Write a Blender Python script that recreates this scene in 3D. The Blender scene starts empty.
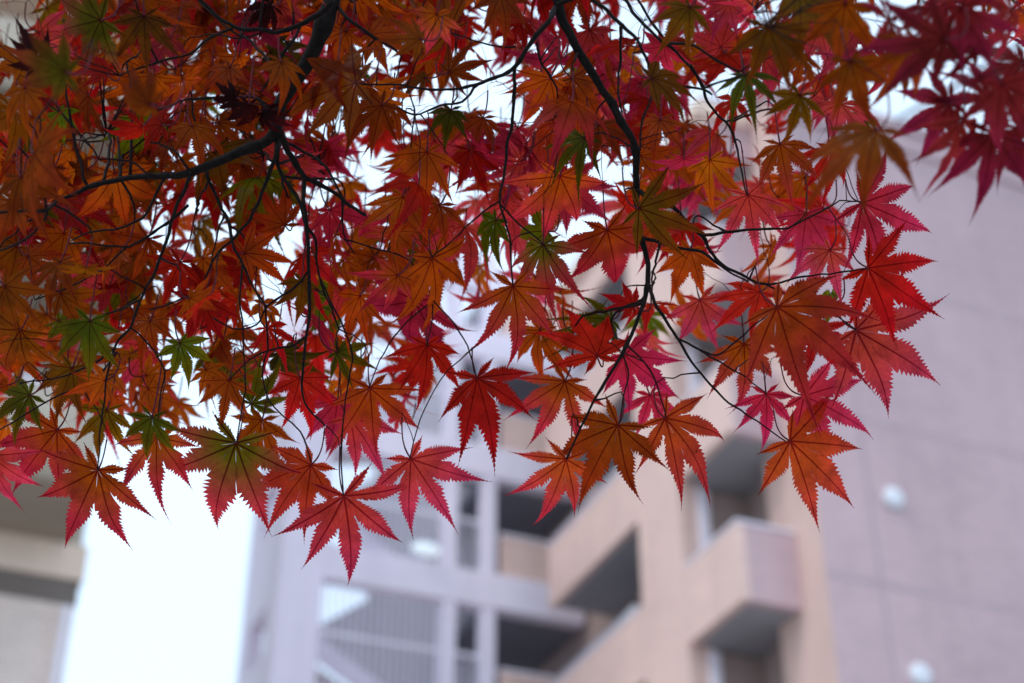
import bpy, math, random
from math import radians as R, sin, cos, tan, pi, atan2
from mathutils import Vector, Matrix, noise
random.seed(7)
scn = bpy.context.scene
C = scn.collection
W, H, F = 1024, 683, 1649.0
PITCH = R(34.5)
CAM = Vector((0, 0, 1.6))
fwd = Vector((0, cos(PITCH), sin(PITCH))); upv = Vector((0, -sin(PITCH), cos(PITCH))); rgt = Vector((1, 0, 0))
FOCUS = 1.36

# ------------------------------------------------------------------ helpers
def at(px, py, d):
    """the point seen at a pixel, d metres in front of the camera"""
    return CAM + fwd*d + rgt*((px-512)/F*d) + upv*(-(py-341.5)/F*d)
AZ = R(67.5)
uh = Vector((sin(AZ), cos(AZ), 0)); vh = Vector((-cos(AZ), sin(AZ), 0))
ROTZ = R(22.5)
def ray(px, py):
    return fwd + rgt*((px-512)/F) + upv*(-(py-341.5)/F)
def uvz(p): return (p.dot(uh), p.dot(vh), p.z)
def hit_u(px, py, U):
    r = ray(px, py); return uvz(CAM + r*((U-CAM.dot(uh))/r.dot(uh)))
def hit_v(px, py, V):
    r = ray(px, py); return uvz(CAM + r*((V-CAM.dot(vh))/r.dot(vh)))
def at_h(px, py, D):
    r = ray(px, py); return uvz(CAM + r*(D/math.hypot(r.x, r.y)))

class MB:
    def __init__(s): s.v = []; s.f = []
    def box(s, a, b):
        x0, y0, z0 = [min(p, q) for p, q in zip(a, b)]; x1, y1, z1 = [max(p, q) for p, q in zip(a, b)]
        n = len(s.v)
        s.v += [(x0,y0,z0),(x1,y0,z0),(x1,y1,z0),(x0,y1,z0),(x0,y0,z1),(x1,y0,z1),(x1,y1,z1),(x0,y1,z1)]
        s.f += [tuple(n+i for i in q) for q in ((0,3,2,1),(4,5,6,7),(0,1,5,4),(1,2,6,5),(2,3,7,6),(3,0,4,7))]
        return s
    def prism(s, poly, y0, y1):
        """poly in (x,z), extruded along y"""
        n = len(s.v); k = len(poly)
        s.v += [(x, y0, z) for x, z in poly] + [(x, y1, z) for x, z in poly]
        s.f.append(tuple(range(n, n+k))); s.f.append(tuple(reversed(range(n+k, n+2*k))))
        for i in range(k):
            j = (i+1) % k; s.f.append((n+j, n+i, n+k+i, n+k+j))
        return s
    def prism_x(s, poly, x0, x1):
        n = len(s.v); k = len(poly)
        s.v += [(x0, y, z) for y, z in poly] + [(x1, y, z) for y, z in poly]
        s.f.append(tuple(range(n, n+k))); s.f.append(tuple(reversed(range(n+k, n+2*k))))
        for i in range(k):
            j = (i+1) % k; s.f.append((n+j, n+i, n+k+i, n+k+j))
        return s
    def tube(s, pts, rad, sides=6, caps=True):
        pts = [Vector(p) for p in pts]; n0 = len(s.v)
        up = Vector((0.13, 0.31, 0.94))
        for i, p in enumerate(pts):
            t = (pts[min(i+1, len(pts)-1)] - pts[max(i-1, 0)])
            t = t.normalized() if t.length > 1e-9 else Vector((0, 0, 1))
            a = t.cross(up)
            if a.length < 1e-3: a = t.cross(Vector((1, 0, 0)))
            a.normalize(); b = t.cross(a); r = rad[i] if hasattr(rad, '__len__') else rad
            for k in range(sides):
                an = 2*pi*k/sides; s.v.append(tuple(p + (a*cos(an)+b*sin(an))*r))
        for i in range(len(pts)-1):
            for k in range(sides):
                k2 = (k+1) % sides; q = n0+i*sides
                s.f.append((q+k, q+k2, q+sides+k2, q+sides+k))
        if caps:
            s.f.append(tuple(reversed(range(n0, n0+sides)))); m = n0+(len(pts)-1)*sides
            s.f.append(tuple(range(m, m+sides)))
        return s
    def build(s, name, mat, parent=None, off=(0,0,0), smooth=False, bevel=0):
        me = bpy.data.meshes.new(name)
        me.from_pydata([(v[0]-off[0], v[1]-off[1], v[2]-off[2]) for v in s.v], [], s.f); me.validate(); me.update()
        me.materials.append(mat)
        if smooth: me.polygons.foreach_set('use_smooth', [True]*len(me.polygons))
        o = bpy.data.objects.new(name, me); C.objects.link(o)
        if parent: o.parent = parent
        if bevel:
            b = o.modifiers.new('bevel', 'BEVEL'); b.width = bevel; b.segments = 2; b.limit_method = 'ANGLE'
        return o
def tag(o, label=None, cat=None, group=None, kind=None):
    if label: o['label'] = label
    if cat: o['category'] = cat
    if group: o['group'] = group
    if kind: o['kind'] = kind
    return o
def empty(name, loc, rz=0):
    o = bpy.data.objects.new(name, None); C.objects.link(o); o.location = loc; o.rotation_euler = (0, 0, rz)
    o.empty_display_size = .3
    return o

# ------------------------------------------------------------------ materials
def newmat(name):
    m = bpy.data.materials.new(name); m.use_nodes = True
    nt = m.node_tree; bs = nt.nodes['Principled BSDF']; return m, nt, bs
def nn(nt, t, **kw):
    n = nt.nodes.new(t)
    for k, v in kw.items(): setattr(n, k, v)
    return n
def surface(name, col, rough=.8, vary=.12, scale=1.2, streak=.1, brick=None, bump=.15, metal=0, tint=None):
    """weathered paint, concrete or tile: large stains, fine grain, vertical streaks, optional tile joints"""
    m, nt, bs = newmat(name); L = nt.links
    tc = nn(nt, 'ShaderNodeTexCoord')
    n1 = nn(nt, 'ShaderNodeTexNoise'); n1.inputs['Scale'].default_value = scale; n1.inputs['Detail'].default_value = 6
    L.new(tc.outputs['Object'], n1.inputs['Vector'])
    mp = nn(nt, 'ShaderNodeMapping'); mp.inputs['Scale'].default_value = (3.5, 3.5, .18)
    n2 = nn(nt, 'ShaderNodeTexNoise'); n2.inputs['Scale'].default_value = 1.0; n2.inputs['Detail'].default_value = 4
    L.new(tc.outputs['Object'], mp.inputs['Vector']); L.new(mp.outputs['Vector'], n2.inputs['Vector'])
    n3 = nn(nt, 'ShaderNodeTexNoise'); n3.inputs['Scale'].default_value = 60; L.new(tc.outputs['Object'], n3.inputs['Vector'])
    def mr(src, lo, hi):
        r = nn(nt, 'ShaderNodeMapRange'); r.inputs[1].default_value = .3; r.inputs[2].default_value = .7
        r.inputs[3].default_value = lo; r.inputs[4].default_value = hi; L.new(src, r.inputs[0]); return r.outputs[0]
    a = mr(n1.outputs[0], 1-vary, 1+vary*.6); b = mr(n2.outputs[0], 1-streak, 1+streak*.4)
    mu = nn(nt, 'ShaderNodeMath', operation='MULTIPLY'); L.new(a, mu.inputs[0]); L.new(b, mu.inputs[1])
    base = nn(nt, 'ShaderNodeRGB'); base.outputs[0].default_value = (*col, 1); src = base.outputs[0]
    if tint:
        mx0 = nn(nt, 'ShaderNodeMix', data_type='RGBA'); n4 = nn(nt, 'ShaderNodeTexNoise'); n4.inputs['Scale'].default_value = scale*.35
        L.new(tc.outputs['Object'], n4.inputs['Vector']); L.new(mr(n4.outputs[0], 0, 1), mx0.inputs[0])
        L.new(src, mx0.inputs[6]); mx0.inputs[7].default_value = (*tint, 1); src = mx0.outputs[2]
    hgt = n3.outputs[0]
    if brick:
        bw, bh, dark, plane = brick
        sp = nn(nt, 'ShaderNodeSeparateXYZ'); cb = nn(nt, 'ShaderNodeCombineXYZ'); L.new(tc.outputs['Object'], sp.inputs[0])
        ad = nn(nt, 'ShaderNodeMath', operation='ADD'); L.new(sp.outputs[0], ad.inputs[0]); L.new(sp.outputs[1], ad.inputs[1])
        L.new(ad.outputs[0], cb.inputs[0]); L.new(sp.outputs[2], cb.inputs[1])
        bt = nn(nt, 'ShaderNodeTexBrick'); L.new(cb.outputs[0], bt.inputs['Vector'])
        bt.inputs['Scale'].default_value = 1; bt.inputs['Brick Width'].default_value = bw; bt.inputs['Row Height'].default_value = bh
        bt.inputs['Mortar Size'].default_value = .008; bt.inputs['Color1'].default_value = (1, 1, 1, 1); bt.inputs['Color2'].default_value = (.88, .88, .88, 1)
        bt.inputs['Mortar'].default_value = (dark, dark, dark, 1)
        mb = nn(nt, 'ShaderNodeMix', data_type='RGBA', blend_type='MULTIPLY'); mb.inputs[0].default_value = 1
        L.new(src, mb.inputs[6]); L.new(bt.outputs['Color'], mb.inputs[7]); src = mb.outputs[2]; hgt = bt.outputs['Color']
    mx = nn(nt, 'ShaderNodeMix', data_type='RGBA', blend_type='MULTIPLY'); mx.inputs[0].default_value = 1
    L.new(src, mx.inputs[6]); L.new(mu.outputs[0], mx.inputs[7]); L.new(mx.outputs[2], bs.inputs['Base Color'])
    bs.inputs['Roughness'].default_value = rough; bs.inputs['Metallic'].default_value = metal
    bp = nn(nt, 'ShaderNodeBump'); bp.inputs['Strength'].default_value = bump; bp.inputs['Distance'].default_value = .01
    L.new(hgt, bp.inputs['Height']); L.new(bp.outputs[0], bs.inputs['Normal'])
    return m
M = {
 'pink': surface('pink_tile_wall', (.68, .47, .485), .7, .10, .35, .06, (.23, .075, .975, 0), .05, tint=(.49, .345, .365)),
 'beige': surface('beige_render', (.88, .62, .54), .8, .06, .8, .08, (.23, .075, .95, 0)),
 'tan': surface('tan_render', (.76, .53, .46), .8, .12, .9, .1),
 'joint': surface('joint_sealant', (.46, .36, .39), .8, .1, 2, .05),
 'white': surface('white_paint', (.95, .85, .96), .6, .05, .8, .08),
 'trim': surface('light_trim', (.92, .86, .95), .45, .05, 2, .04),
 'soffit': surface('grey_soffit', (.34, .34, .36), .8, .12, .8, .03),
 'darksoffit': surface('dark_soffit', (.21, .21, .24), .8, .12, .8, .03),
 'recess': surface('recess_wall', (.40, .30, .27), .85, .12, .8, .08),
 'greywall': surface('stair_back_wall', (.62, .60, .64), .85, .1, .6, .1),
 'brick': surface('cream_brick', (.95, .76, .66), .8, .10, .8, .06, (.24, .078, .58, 0), .15),
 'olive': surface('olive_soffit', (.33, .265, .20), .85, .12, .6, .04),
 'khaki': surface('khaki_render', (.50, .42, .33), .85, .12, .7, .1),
 'fascia': surface('cream_fascia', (.88, .68, .54), .8, .1, .7, .08),
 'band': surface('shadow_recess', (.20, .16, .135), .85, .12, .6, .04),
 'steel': surface('galvanised_steel', (.62, .64, .68), .35, .08, 3, .02, metal=.7),
 'cap': surface('white_plastic', (.82, .82, .86), .35, .04, 3, .02),
 'cable': surface('cable_rubber', (.22, .25, .30), .6, .05, 5, .0),
 'ground': surface('paving', (.46, .45, .44), .9, .2, .3, .02, None, .3),
 'road': surface('asphalt', (.055, .055, .058), .9, .2, .5, .02, None, .4),
}
def glass_mat():
    m, nt, bs = newmat('window_glass'); bs.inputs['Base Color'].default_value = (.05, .06, .07, 1)
    bs.inputs['Roughness'].default_value = .08; bs.inputs['Specular IOR Level'].default_value = .8
    n = nn(nt, 'ShaderNodeTexNoise'); n.inputs['Scale'].default_value = 1.5
    b = nn(nt, 'ShaderNodeBump'); b.inputs['Strength'].default_value = .05; nt.links.new(n.outputs[0], b.inputs['Height']); nt.links.new(b.outputs[0], bs.inputs['Normal'])
    return m
M['glass'] = glass_mat()
def glow_mat():  # glow for the added sky-bright patch
    m, nt, bs = newmat('glow_surface'); bs.inputs['Base Color'].default_value = (.85, .93, 1, 1)
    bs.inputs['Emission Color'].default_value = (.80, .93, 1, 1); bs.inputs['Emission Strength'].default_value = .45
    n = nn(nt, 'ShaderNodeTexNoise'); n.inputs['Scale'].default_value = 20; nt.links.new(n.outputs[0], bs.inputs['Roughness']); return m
M['glow_patch'] = glow_mat()
def bark_mat(name, c1, c2, sc):
    m, nt, bs = newmat(name); L = nt.links
    tc = nn(nt, 'ShaderNodeTexCoord'); n = nn(nt, 'ShaderNodeTexNoise'); n.inputs['Scale'].default_value = sc; n.inputs['Detail'].default_value = 8
    L.new(tc.outputs['Object'], n.inputs['Vector'])
    r = nn(nt, 'ShaderNodeValToRGB'); r.color_ramp.elements[0].position = .35; r.color_ramp.elements[1].position = .68
    r.color_ramp.elements[0].color = (*c1, 1); r.color_ramp.elements[1].color = (*c2, 1)
    L.new(n.outputs[0], r.inputs[0]); L.new(r.outputs[0], bs.inputs['Base Color']); bs.inputs['Roughness'].default_value = .75; bs.inputs['Specular IOR Level'].default_value = .12
    b = nn(nt, 'ShaderNodeBump'); b.inputs['Strength'].default_value = .6; b.inputs['Distance'].default_value = .001
    L.new(n.outputs[0], b.inputs['Height']); L.new(b.outputs[0], bs.inputs['Normal']); return m
M['bark'] = bark_mat('maple_bark', (.003, .002, .0015), (.012, .008, .007), 260)
M['twig'] = bark_mat('twig_bark', (.004, .002, .002), (.016, .006, .006), 500)
M['stalk'] = bark_mat('leaf_stalk', (.05, .008, .012), (.13, .02, .03), 300)

def leaf_mat():
    m = bpy.data.materials.new('maple_leaf'); m.use_nodes = True; nt = m.node_tree; L = nt.links
    nt.nodes.clear(); out = nn(nt, 'ShaderNodeOutputMaterial')
    col = nn(nt, 'ShaderNodeAttribute', attribute_name='leafcol'); uv = nn(nt, 'ShaderNodeUVMap', uv_map='UVMap')
    sp = nn(nt, 'ShaderNodeSeparateXYZ'); L.new(uv.outputs[0], sp.inputs[0])   # u along the midrib 0..1, v across (signed)
    def math(op, a, b=None, c=None, clamp=False):
        n = nn(nt, 'ShaderNodeMath', operation=op, use_clamp=clamp)
        for i, x in enumerate((a, b, c)):
            if x is None: continue
            if isinstance(x, (int, float)): n.inputs[i].default_value = x
            else: L.new(x, n.inputs[i])
        return n.outputs[0]
    av = math('ABSOLUTE', sp.outputs[1])
    wid = math('MULTIPLY_ADD', sp.outputs[0], -.009, .0125)              # midrib half width, narrowing to the tip
    mid = math('SUBTRACT', 1.0, math('DIVIDE', av, wid), clamp=True)
    mid = math('MULTIPLY', mid, 1.6, clamp=True)
    # side veins run forward from the midrib
    geo = nn(nt, 'ShaderNodeNewGeometry'); nz = nn(nt, 'ShaderNodeTexNoise'); nz.inputs['Scale'].default_value = 90; L.new(geo.outputs['Position'], nz.inputs['Vector'])
    s = math('ADD', math('SUBTRACT', sp.outputs[0], math('MULTIPLY', av, 1.15)), math('MULTIPLY', nz.outputs[0], .06))
    fr = math('FRACT', math('MULTIPLY', s, 15.0))
    sv = math('SUBTRACT', 1.0, math('MULTIPLY', math('ABSOLUTE', math('SUBTRACT', fr, .5)), 8.0), clamp=True)
    sv = math('MULTIPLY', sv, .26)
    vein = math('MAXIMUM', mid, sv)
    tc = nn(nt, 'ShaderNodeNewGeometry')
    n1 = nn(nt, 'ShaderNodeTexNoise'); n1.inputs['Scale'].default_value = 55; n1.inputs['Detail'].default_value = 5; L.new(tc.outputs['Position'], n1.inputs['Vector'])
    n2 = nn(nt, 'ShaderNodeTexNoise'); n2.inputs['Scale'].default_value = 330; n2.inputs['Detail'].default_value = 3; L.new(tc.outputs['Position'], n2.inputs['Vector'])
    def mr(src, a, b, lo, hi):
        r = nn(nt, 'ShaderNodeMapRange'); r.inputs[1].default_value = a; r.inputs[2].default_value = b
        r.inputs[3].default_value = lo; r.inputs[4].default_value = hi; L.new(src, r.inputs[0]); return r.outputs[0]
    blot = math('MULTIPLY', mr(n1.outputs[0], .3, .7, .66, 1.22), mr(n2.outputs[0], .3, .7, .92, 1.06))
    spots = mr(n2.outputs[0], .66, .74, 1.0, .30)
    k = math('MULTIPLY', blot, spots)
    mx = nn(nt, 'ShaderNodeMix', data_type='RGBA', blend_type='MULTIPLY'); mx.inputs[0].default_value = 1
    L.new(col.outputs['Color'], mx.inputs[6]); L.new(k, mx.inputs[7])
    dk = nn(nt, 'ShaderNodeMix', data_type='RGBA', blend_type='MULTIPLY'); dk.inputs[7].default_value = (.40, .10, .25, 1)
    L.new(vein, dk.inputs[0]); L.new(mx.outputs[2], dk.inputs[6])
    tr = nn(nt, 'ShaderNodeBsdfTranslucent'); L.new(dk.outputs[2], tr.inputs[0])
    df = nn(nt, 'ShaderNodeBsdfDiffuse'); 
    hs = nn(nt, 'ShaderNodeHueSaturation'); hs.inputs['Saturation'].default_value = 1.0; hs.inputs['Value'].default_value = .5; L.new(dk.outputs[2], hs.inputs['Color']); L.new(hs.outputs[0], df.inputs[0])
    bp = nn(nt, 'ShaderNodeBump'); bp.inputs['Strength'].default_value = .35; bp.inputs['Distance'].default_value = .0006; L.new(vein, bp.inputs['Height'])
    L.new(bp.outputs[0], df.inputs['Normal'])
    m1 = nn(nt, 'ShaderNodeMixShader'); m1.inputs[0].default_value = .90; L.new(df.outputs[0], m1.inputs[1]); L.new(tr.outputs[0], m1.inputs[2])
    gl = nn(nt, 'ShaderNodeBsdfGlossy'); gl.inputs['Roughness'].default_value = .30; L.new(bp.outputs[0], gl.inputs['Normal']); gl.inputs[0].default_value = (.6,.6,.6,1)
    m2 = nn(nt, 'ShaderNodeMixShader'); m2.inputs[0].default_value = .006; L.new(m1.outputs[0], m2.inputs[1]); L.new(gl.outputs[0], m2.inputs[2])
    L.new(m2.outputs[0], out.inputs[0]); return m
M['leaf'] = leaf_mat()

# ------------------------------------------------------------------ ground
MB().box((-400, -400, -.3), (400, 900, 0)).build('ground', M['ground'])['kind'] = 'structure'
n = MB(); n.box((-400, -14, -.05), (400, -7, .004)); n.build('road', M['road'])['kind'] = 'structure'
n = MB(); n.box((-400, -7, -.05), (400, -6.85, .12)); n.build('kerb', M['trim'])['kind'] = 'structure'

# ------------------------------------------------------------------ right apartment building (local x = u, y = v)
cb = at_h(743, 597, 20.0)
U0, V0, ZN = cb                                     # near lower corner of the projecting balcony
U1 = hit_v(804, 609, V0)[0]                         # facade plane behind the balconies
VW = hit_u(829, 600, U1)[1]                         # plane of the blank end wall
VP = hit_u(683, 575, U0)[1]                         # pillar, near edge
VQ = hit_u(640, 560, U0)[1]                         # pillar, far edge
VE = hit_u(549, 565, U0)[1]                         # far end of the balcony rows
PH = hit_u(741, 518, U0)[2] - ZN                    # parapet height with slab
ZU = hit_u(640, 517, U0)[2]                         # underside one storey up
ST = ZU - ZN
ZT = hit_v(915, 138, VW)[2]                         # roof line
print('geom', U0, V0, ZN, 'U1', U1, 'VW', VW, 'VP', VP, 'VQ', VQ, 'VE', VE, 'PH', PH, 'ST', ST, 'ZT', ZT)
UR = U1 + 16; VB = VE + 1.2
base = (U1, VW, 0)
root = empty('apartment_building', uh*U1 + vh*VW, ROTZ)
tag(root, 'pinkish apartment building with blank end wall and stacked projecting balconies on the right', 'building')
def part(mb, name, mat, parent=root, label=None, bevel=0, smooth=False, off=base):
    o = mb.build(name, M[mat], parent, off, smooth, bevel)
    if label: o['label'] = label
    return o
# end wall (faces the viewer) with joints as shallow recessed strips set proud by 3 mm
VDOOR = hit_u(782, 650, U1)[1]
w = MB().box((U1+.001, VW, 0), (UR, VW+.3, ZT)); part(w, 'end_wall', 'pink')
w = MB().box((U1-.002, VW+.002, 0), (U1+.3, VDOOR, ZT-.003)); part(w, 'corner_wall', 'tan')
zs = hit_v(919, 592, VW)[2]
k = MB()
for i in range(-3, 4):
    z = zs + i*ST
    if 1 < z < ZT-.5: k.box((U1+.02, VW-.004, z-.025), (UR, VW+.05, z+.025))
xs = hit_v(884, 600, VW)[0]
k.box((xs-.018, VW-.006, 0), (xs+.018, VW+.05, ZT-.4)); k.box((xs+6.03, VW-.006, 0), (xs+6.09, VW+.05, ZT-.4))
part(k, 'wall_joint', 'joint')
k = MB().box((U1-.12, VW-.10, ZT), (UR+.1, VW+.45, ZT+.22)); k.box((U1-.06, VW-.05, ZT-.42), (UR+.05, VW+.002, ZT-.002)); part(k, 'coping', 'pink', bevel=.015)
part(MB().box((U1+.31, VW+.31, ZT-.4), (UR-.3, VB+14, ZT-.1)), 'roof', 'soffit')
part(MB().box((UR-.3, VW+.32, 0), (UR, VB+14, ZT-.41)), 'side_wall', 'pink')
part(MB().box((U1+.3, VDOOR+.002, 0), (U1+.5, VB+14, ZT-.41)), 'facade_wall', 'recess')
# vent caps
for py_, px_ in ((499, 892), (676, 919)):
    c = hit_v(px_, py_, VW)
    for dz in ((0,) if py_ == 499 else (0, -ST, -2*ST)):
        mb = MB(); ring = []
        for d, r in ((0, .16), (-.05, .16), (-.085, .135), (-.10, .07), (-.102, .001)): ring.append((d, r))
        mb.tube([(c[0], VW+d, c[2]+dz) for d, r in ring], [r for d, r in ring], 20)
        o = part(mb, 'vent_cap', 'cap', smooth=True)
        part(MB().box((c[0]-.17, VW-.014, c[2]+dz-.17), (c[0]+.17, VW-.002, c[2]+dz-.165)), 'drip_lip', 'steel', parent=o)
# balconies floor by floor
levels = [ZN + i*ST for i in range(-3, 4)]
for z in levels:
    if z < 2: continue
    top = z + PH
    if top > ZT+.3: continue
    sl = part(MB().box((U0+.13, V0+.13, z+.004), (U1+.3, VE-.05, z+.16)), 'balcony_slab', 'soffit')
    mb = MB().box((U0, V0, z-.02), (U0+.13, VE, top)); p = part(mb, 'balcony_parapet', 'beige', bevel=.01)
    mb = MB().box((U0+.132, V0, z-.018), (U1-.004, V0+.13, top-.001)); part(mb, 'balcony_end', 'pink', bevel=.01)
    mb = MB().box((U0-.02, V0-.02, top+.001), (U0+.15, VP-.06, top+.045)); mb.box((U0+.151, V0-.02, top+.001), (U1-.004, V0+.15, top+.045)); 
    mb.box((U0-.02, VQ+.06, top+.001), (U0+.15, VE, top+.045)); part(mb, 'coping', 'trim', bevel=.008)
    mb = MB().tube([(U0+.05, VQ+.3, top+.15), (U0+.05, VE-.1, top+.15)], .03, 8)
    for q in range(5): 
        y = VQ+.35+q*(VE-VQ-.6)/4; mb.tube([(U0+.05, y, top+.04), (U0+.05, y, top+.15)], .018, 6)
    part(mb, 'handrail', 'steel', smooth=True)
    if z + ST < ZT + 1:
        hz = z+ST-.02
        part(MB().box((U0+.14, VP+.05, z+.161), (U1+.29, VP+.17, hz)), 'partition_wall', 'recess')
        mb = MB().box((U0+.32, VP-.01, z+.165), (U0+.52, VP+.048, hz-.02)); part(mb, 'downpipe', 'trim', bevel=.03)
        wy0, wy1 = VDOOR+.25, VP-.25
        if wy1 - wy0 > .6:
            fr = MB().box((U1+.24, wy0, z+.2), (U1+.298, wy1, z+2.2)); fo = part(fr, 'window', 'trim')
            g = MB().box((U1+.232, wy0+.07, z+.27), (U1+.239, (wy0+wy1)/2-.03, z+2.13)); g.box((U1+.232, (wy0+wy1)/2+.03, z+.27), (U1+.239, wy1-.07, z+2.13)); part(g, 'pane', 'glass', parent=fo)
        wy0, wy1 = VQ+.6, VE-1.0
        fr = MB().box((U1+.24, wy0, z+.2), (U1+.298, wy1, z+2.2)); fo = part(fr, 'window', 'trim')
        g = MB().box((U1+.232, wy0+.07, z+.27), (U1+.239, (wy0+wy1)/2-.03, z+2.13)); g.box((U1+.232, (wy0+wy1)/2+.03, z+.27), (U1+.239, wy1-.07, z+2.13)); part(g, 'pane', 'glass', parent=fo)
part(MB().box((U0-.004, VP, 0), (U0+.128, VQ, ZT-.3)).box((U0+.129, VP+.01, 0), (U0+.42, VP+.049, ZT-.3)), 'pillar', 'beige', bevel=.01)
part(MB().box((U0-.15, V0-.1, ZT-.299), (U1-.13, VE, ZT-.05)), 'roof_edge', 'fascia')
# antenna rod on the roof
c = hit_v(993, 131, VW+.4)
mb = MB().tube([(c[0], VW+.6, ZT+.2), (c[0], VW+.6, ZT+3.4)], .035, 8)
for q in range(4): mb.tube([(c[0]-.5+q*.05, VW+.6, ZT+2.2+q*.3), (c[0]+.5-q*.05, VW+.6, ZT+2.2+q*.3)], .012, 6)
tag(mb.build('antenna', M['steel'], None), 'thin steel aerial standing on the roof edge of the blank end wall', 'antenna')
ob = bpy.data.objects['antenna']; ob.data.transform(Matrix.Rotation(ROTZ, 4, 'Z'))

# ------------------------------------------------------------------ white stair and gallery block between
g0 = at_h(450, 600, 26.0)
VG = g0[1]; ZG = g0[2]
UC0 = hit_v(276, 600, VG)[0]; UC1 = hit_v(322, 600, VG)[0]
UE = U0 + 1.15
zc = lambda px, py: hit_v(px, py, VG)[2]
bt = hit_v(457, 566, VG)[2] - hit_v(457, 601, VG)[2]       # visible slab fascia
GT = ZG + 2*ST + 1.0
print('gal', VG, ZG, UC0, UC1, UE, bt, 'ZU', ZU)
gbase = (UC0, VG, 0)
gal = empty('stair_block', uh*UC0 + vh*VG, ROTZ)
tag(gal, 'white open stair and gallery block with barred railings and slim posts, left of the balconies', 'building')
def gp(mb, name, mat, parent=gal, label=None, bevel=0, smooth=False): return part(mb, name, mat, parent, label, bevel, smooth, gbase)
gp(MB().box((UC0, VG-.02, 0), (UC1, VG+.5, GT)), 'corner_column', 'white', bevel=.02)
far = VG + 5.5; farw = hit_u(240, 640, UC0)[1]
# side wall of the block with openings: piers and spandrels
so = [ZG + i*ST for i in range(-4, 3)]
mb = MB()
vo0, vo1 = hit_u(271, 560, UC0)[1], hit_u(256, 560, UC0)[1]; print('vo', vo0, vo1, farw)
mb.box((UC0+.003, VG+.501, 0), (UC0+.25, vo0, GT-.002)); mb.box((UC0+.003, vo1, 0), (UC0+.25, farw, GT-.003))
for z in so: mb.box((UC0+.006, vo0-.001, z-.35), (UC0+.25, vo1+.001, z+1.35))
gp(mb, 'side_wall', 'white')
mb = MB()
gp(MB().box((UC0+.26, far-.2, 0), (UE, far, GT-.004)) if False else MB().box((UC0+3.2, far-.2, 0), (UE, far, GT-.004)), 'back_wall', 'greywall')
posts_px = (449, 489)
pu = [hit_v(p, 650, VG)[0] for p in posts_px]
us0 = UC1+.05
for z in so + [ZG + 3*ST - 1.0]:
    if z < 1: continue
    rooflike = z > ZG + 2*ST + .1
    gp(MB().box((UC1+.002, VG, z), (UE+ (0), VG+.28, z+bt)), 'gallery_edge_beam', 'white', bevel=.02)
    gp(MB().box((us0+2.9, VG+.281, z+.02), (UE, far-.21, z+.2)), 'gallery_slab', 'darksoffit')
    if rooflike: continue
    t = z+bt
    # barred screen between the column and the first post, railing beyond
    bars = MB(); nb = 17
    for q in range(nb):
        x = UC1 + .1 + (pu[0]-UC1-.3)*q/(nb-1)
        bars.box((x-.014, VG+.10, t), (x+.014, VG+.13, z+ST-.002))
    bars.box((UC1+.002, VG+.08, t+.95), (pu[0]-.09, VG+.099, t+1.02))
    gp(bars, 'bar_screen', 'trim')
    rl = MB(); rl.box((pu[0]+.09, VG+.08, t+.98), (pu[1]-.09, VG+.14, t+1.04))
    for q in range(5):
        x = pu[0] + .12 + (pu[1]-pu[0]-.24)*q/4; rl.box((x-.012, VG+.10, t), (x+.012, VG+.125, t+.979))
    gp(rl, 'railing', 'trim')
    for x in pu: gp(MB().box((x-.13, VG+.02, t), (x+.13, VG+.27, z+ST-.002)), 'post', 'white', bevel=.015)
    # stair flights inside: sloping panels, the sky shows above them beside the column
    def pz(P, V): return [(hit_v(px, py, V)[0], hit_v(px, py, V)[2] + (z-ZG)) for px, py in P]
    gp(MB().prism(pz([(306,632),(398,584),(470,606),(470,690),(440,712),(306,640)], VG+2.4), VG+2.4, VG+2.5), 'stair_flight', 'greywall')
    gp(MB().prism(pz([(306,626),(390,690),(390,712),(306,650)], VG+1.0), VG+1.0, VG+1.1), 'stair_stringer', 'white')
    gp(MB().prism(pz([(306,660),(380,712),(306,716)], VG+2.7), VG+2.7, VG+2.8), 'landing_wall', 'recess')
    q0 = hit_v(501, 575, VG+.06); q1 = hit_v(501, 541, VG+.06)
    hh = z+bt+.80
    gp(MB().box((q0[0], VG+.06, z+bt+.002), (UE, VG+.19, hh)), 'gallery_parapet', 'beige')
    gp(MB().box((q0[0]-.02, VG+.04, hh+.001), (UE, VG+.21, hh+.05)), 'coping', 'trim')
c = hit_v(431, 549, VG-.15)  # glowing oval added for a bright patch that reads as sky
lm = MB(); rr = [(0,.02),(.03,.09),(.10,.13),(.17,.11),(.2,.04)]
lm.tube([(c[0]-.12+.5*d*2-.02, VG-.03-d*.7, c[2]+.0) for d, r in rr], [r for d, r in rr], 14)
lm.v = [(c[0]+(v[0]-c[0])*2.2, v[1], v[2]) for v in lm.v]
gp(lm, 'glow_patch', 'glow_patch', label='glowing bulkhead lamp on the white slab edge', smooth=True)

# ------------------------------------------------------------------ left building
l0 = at_h(75, 606, 21.0); UL, VL, ZL = l0
lbase = (UL, VL, 0)
lb = empty('brick_building', uh*UL + vh*VL, ROTZ)
tag(lb, 'cream brick building with deep olive overhang at the left edge', 'building')
def lp(mb, name, mat, parent=lb, label=None, bevel=0): return part(mb, name, mat, parent, label, bevel, False, lbase)
zf0 = hit_v(20, 571, VL)[2]; zf1 = hit_v(20, 535, VL)[2]; zr = hit_v(20, 598, VL)[2]
XL = UL - 6
zsl = hit_v(60, 604, VL)[2]
lp(MB().box((XL, VL, 0), (UL, VL+.3, zsl)), 'brick_wall', 'brick')
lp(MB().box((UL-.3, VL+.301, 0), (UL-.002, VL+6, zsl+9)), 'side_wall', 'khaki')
hB = (zf0-zr)
lp(MB().box((XL, VL+.02, zsl+.001), (UL+.02, VL+.28, zsl+hB)), 'shadow_band', 'band')
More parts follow.
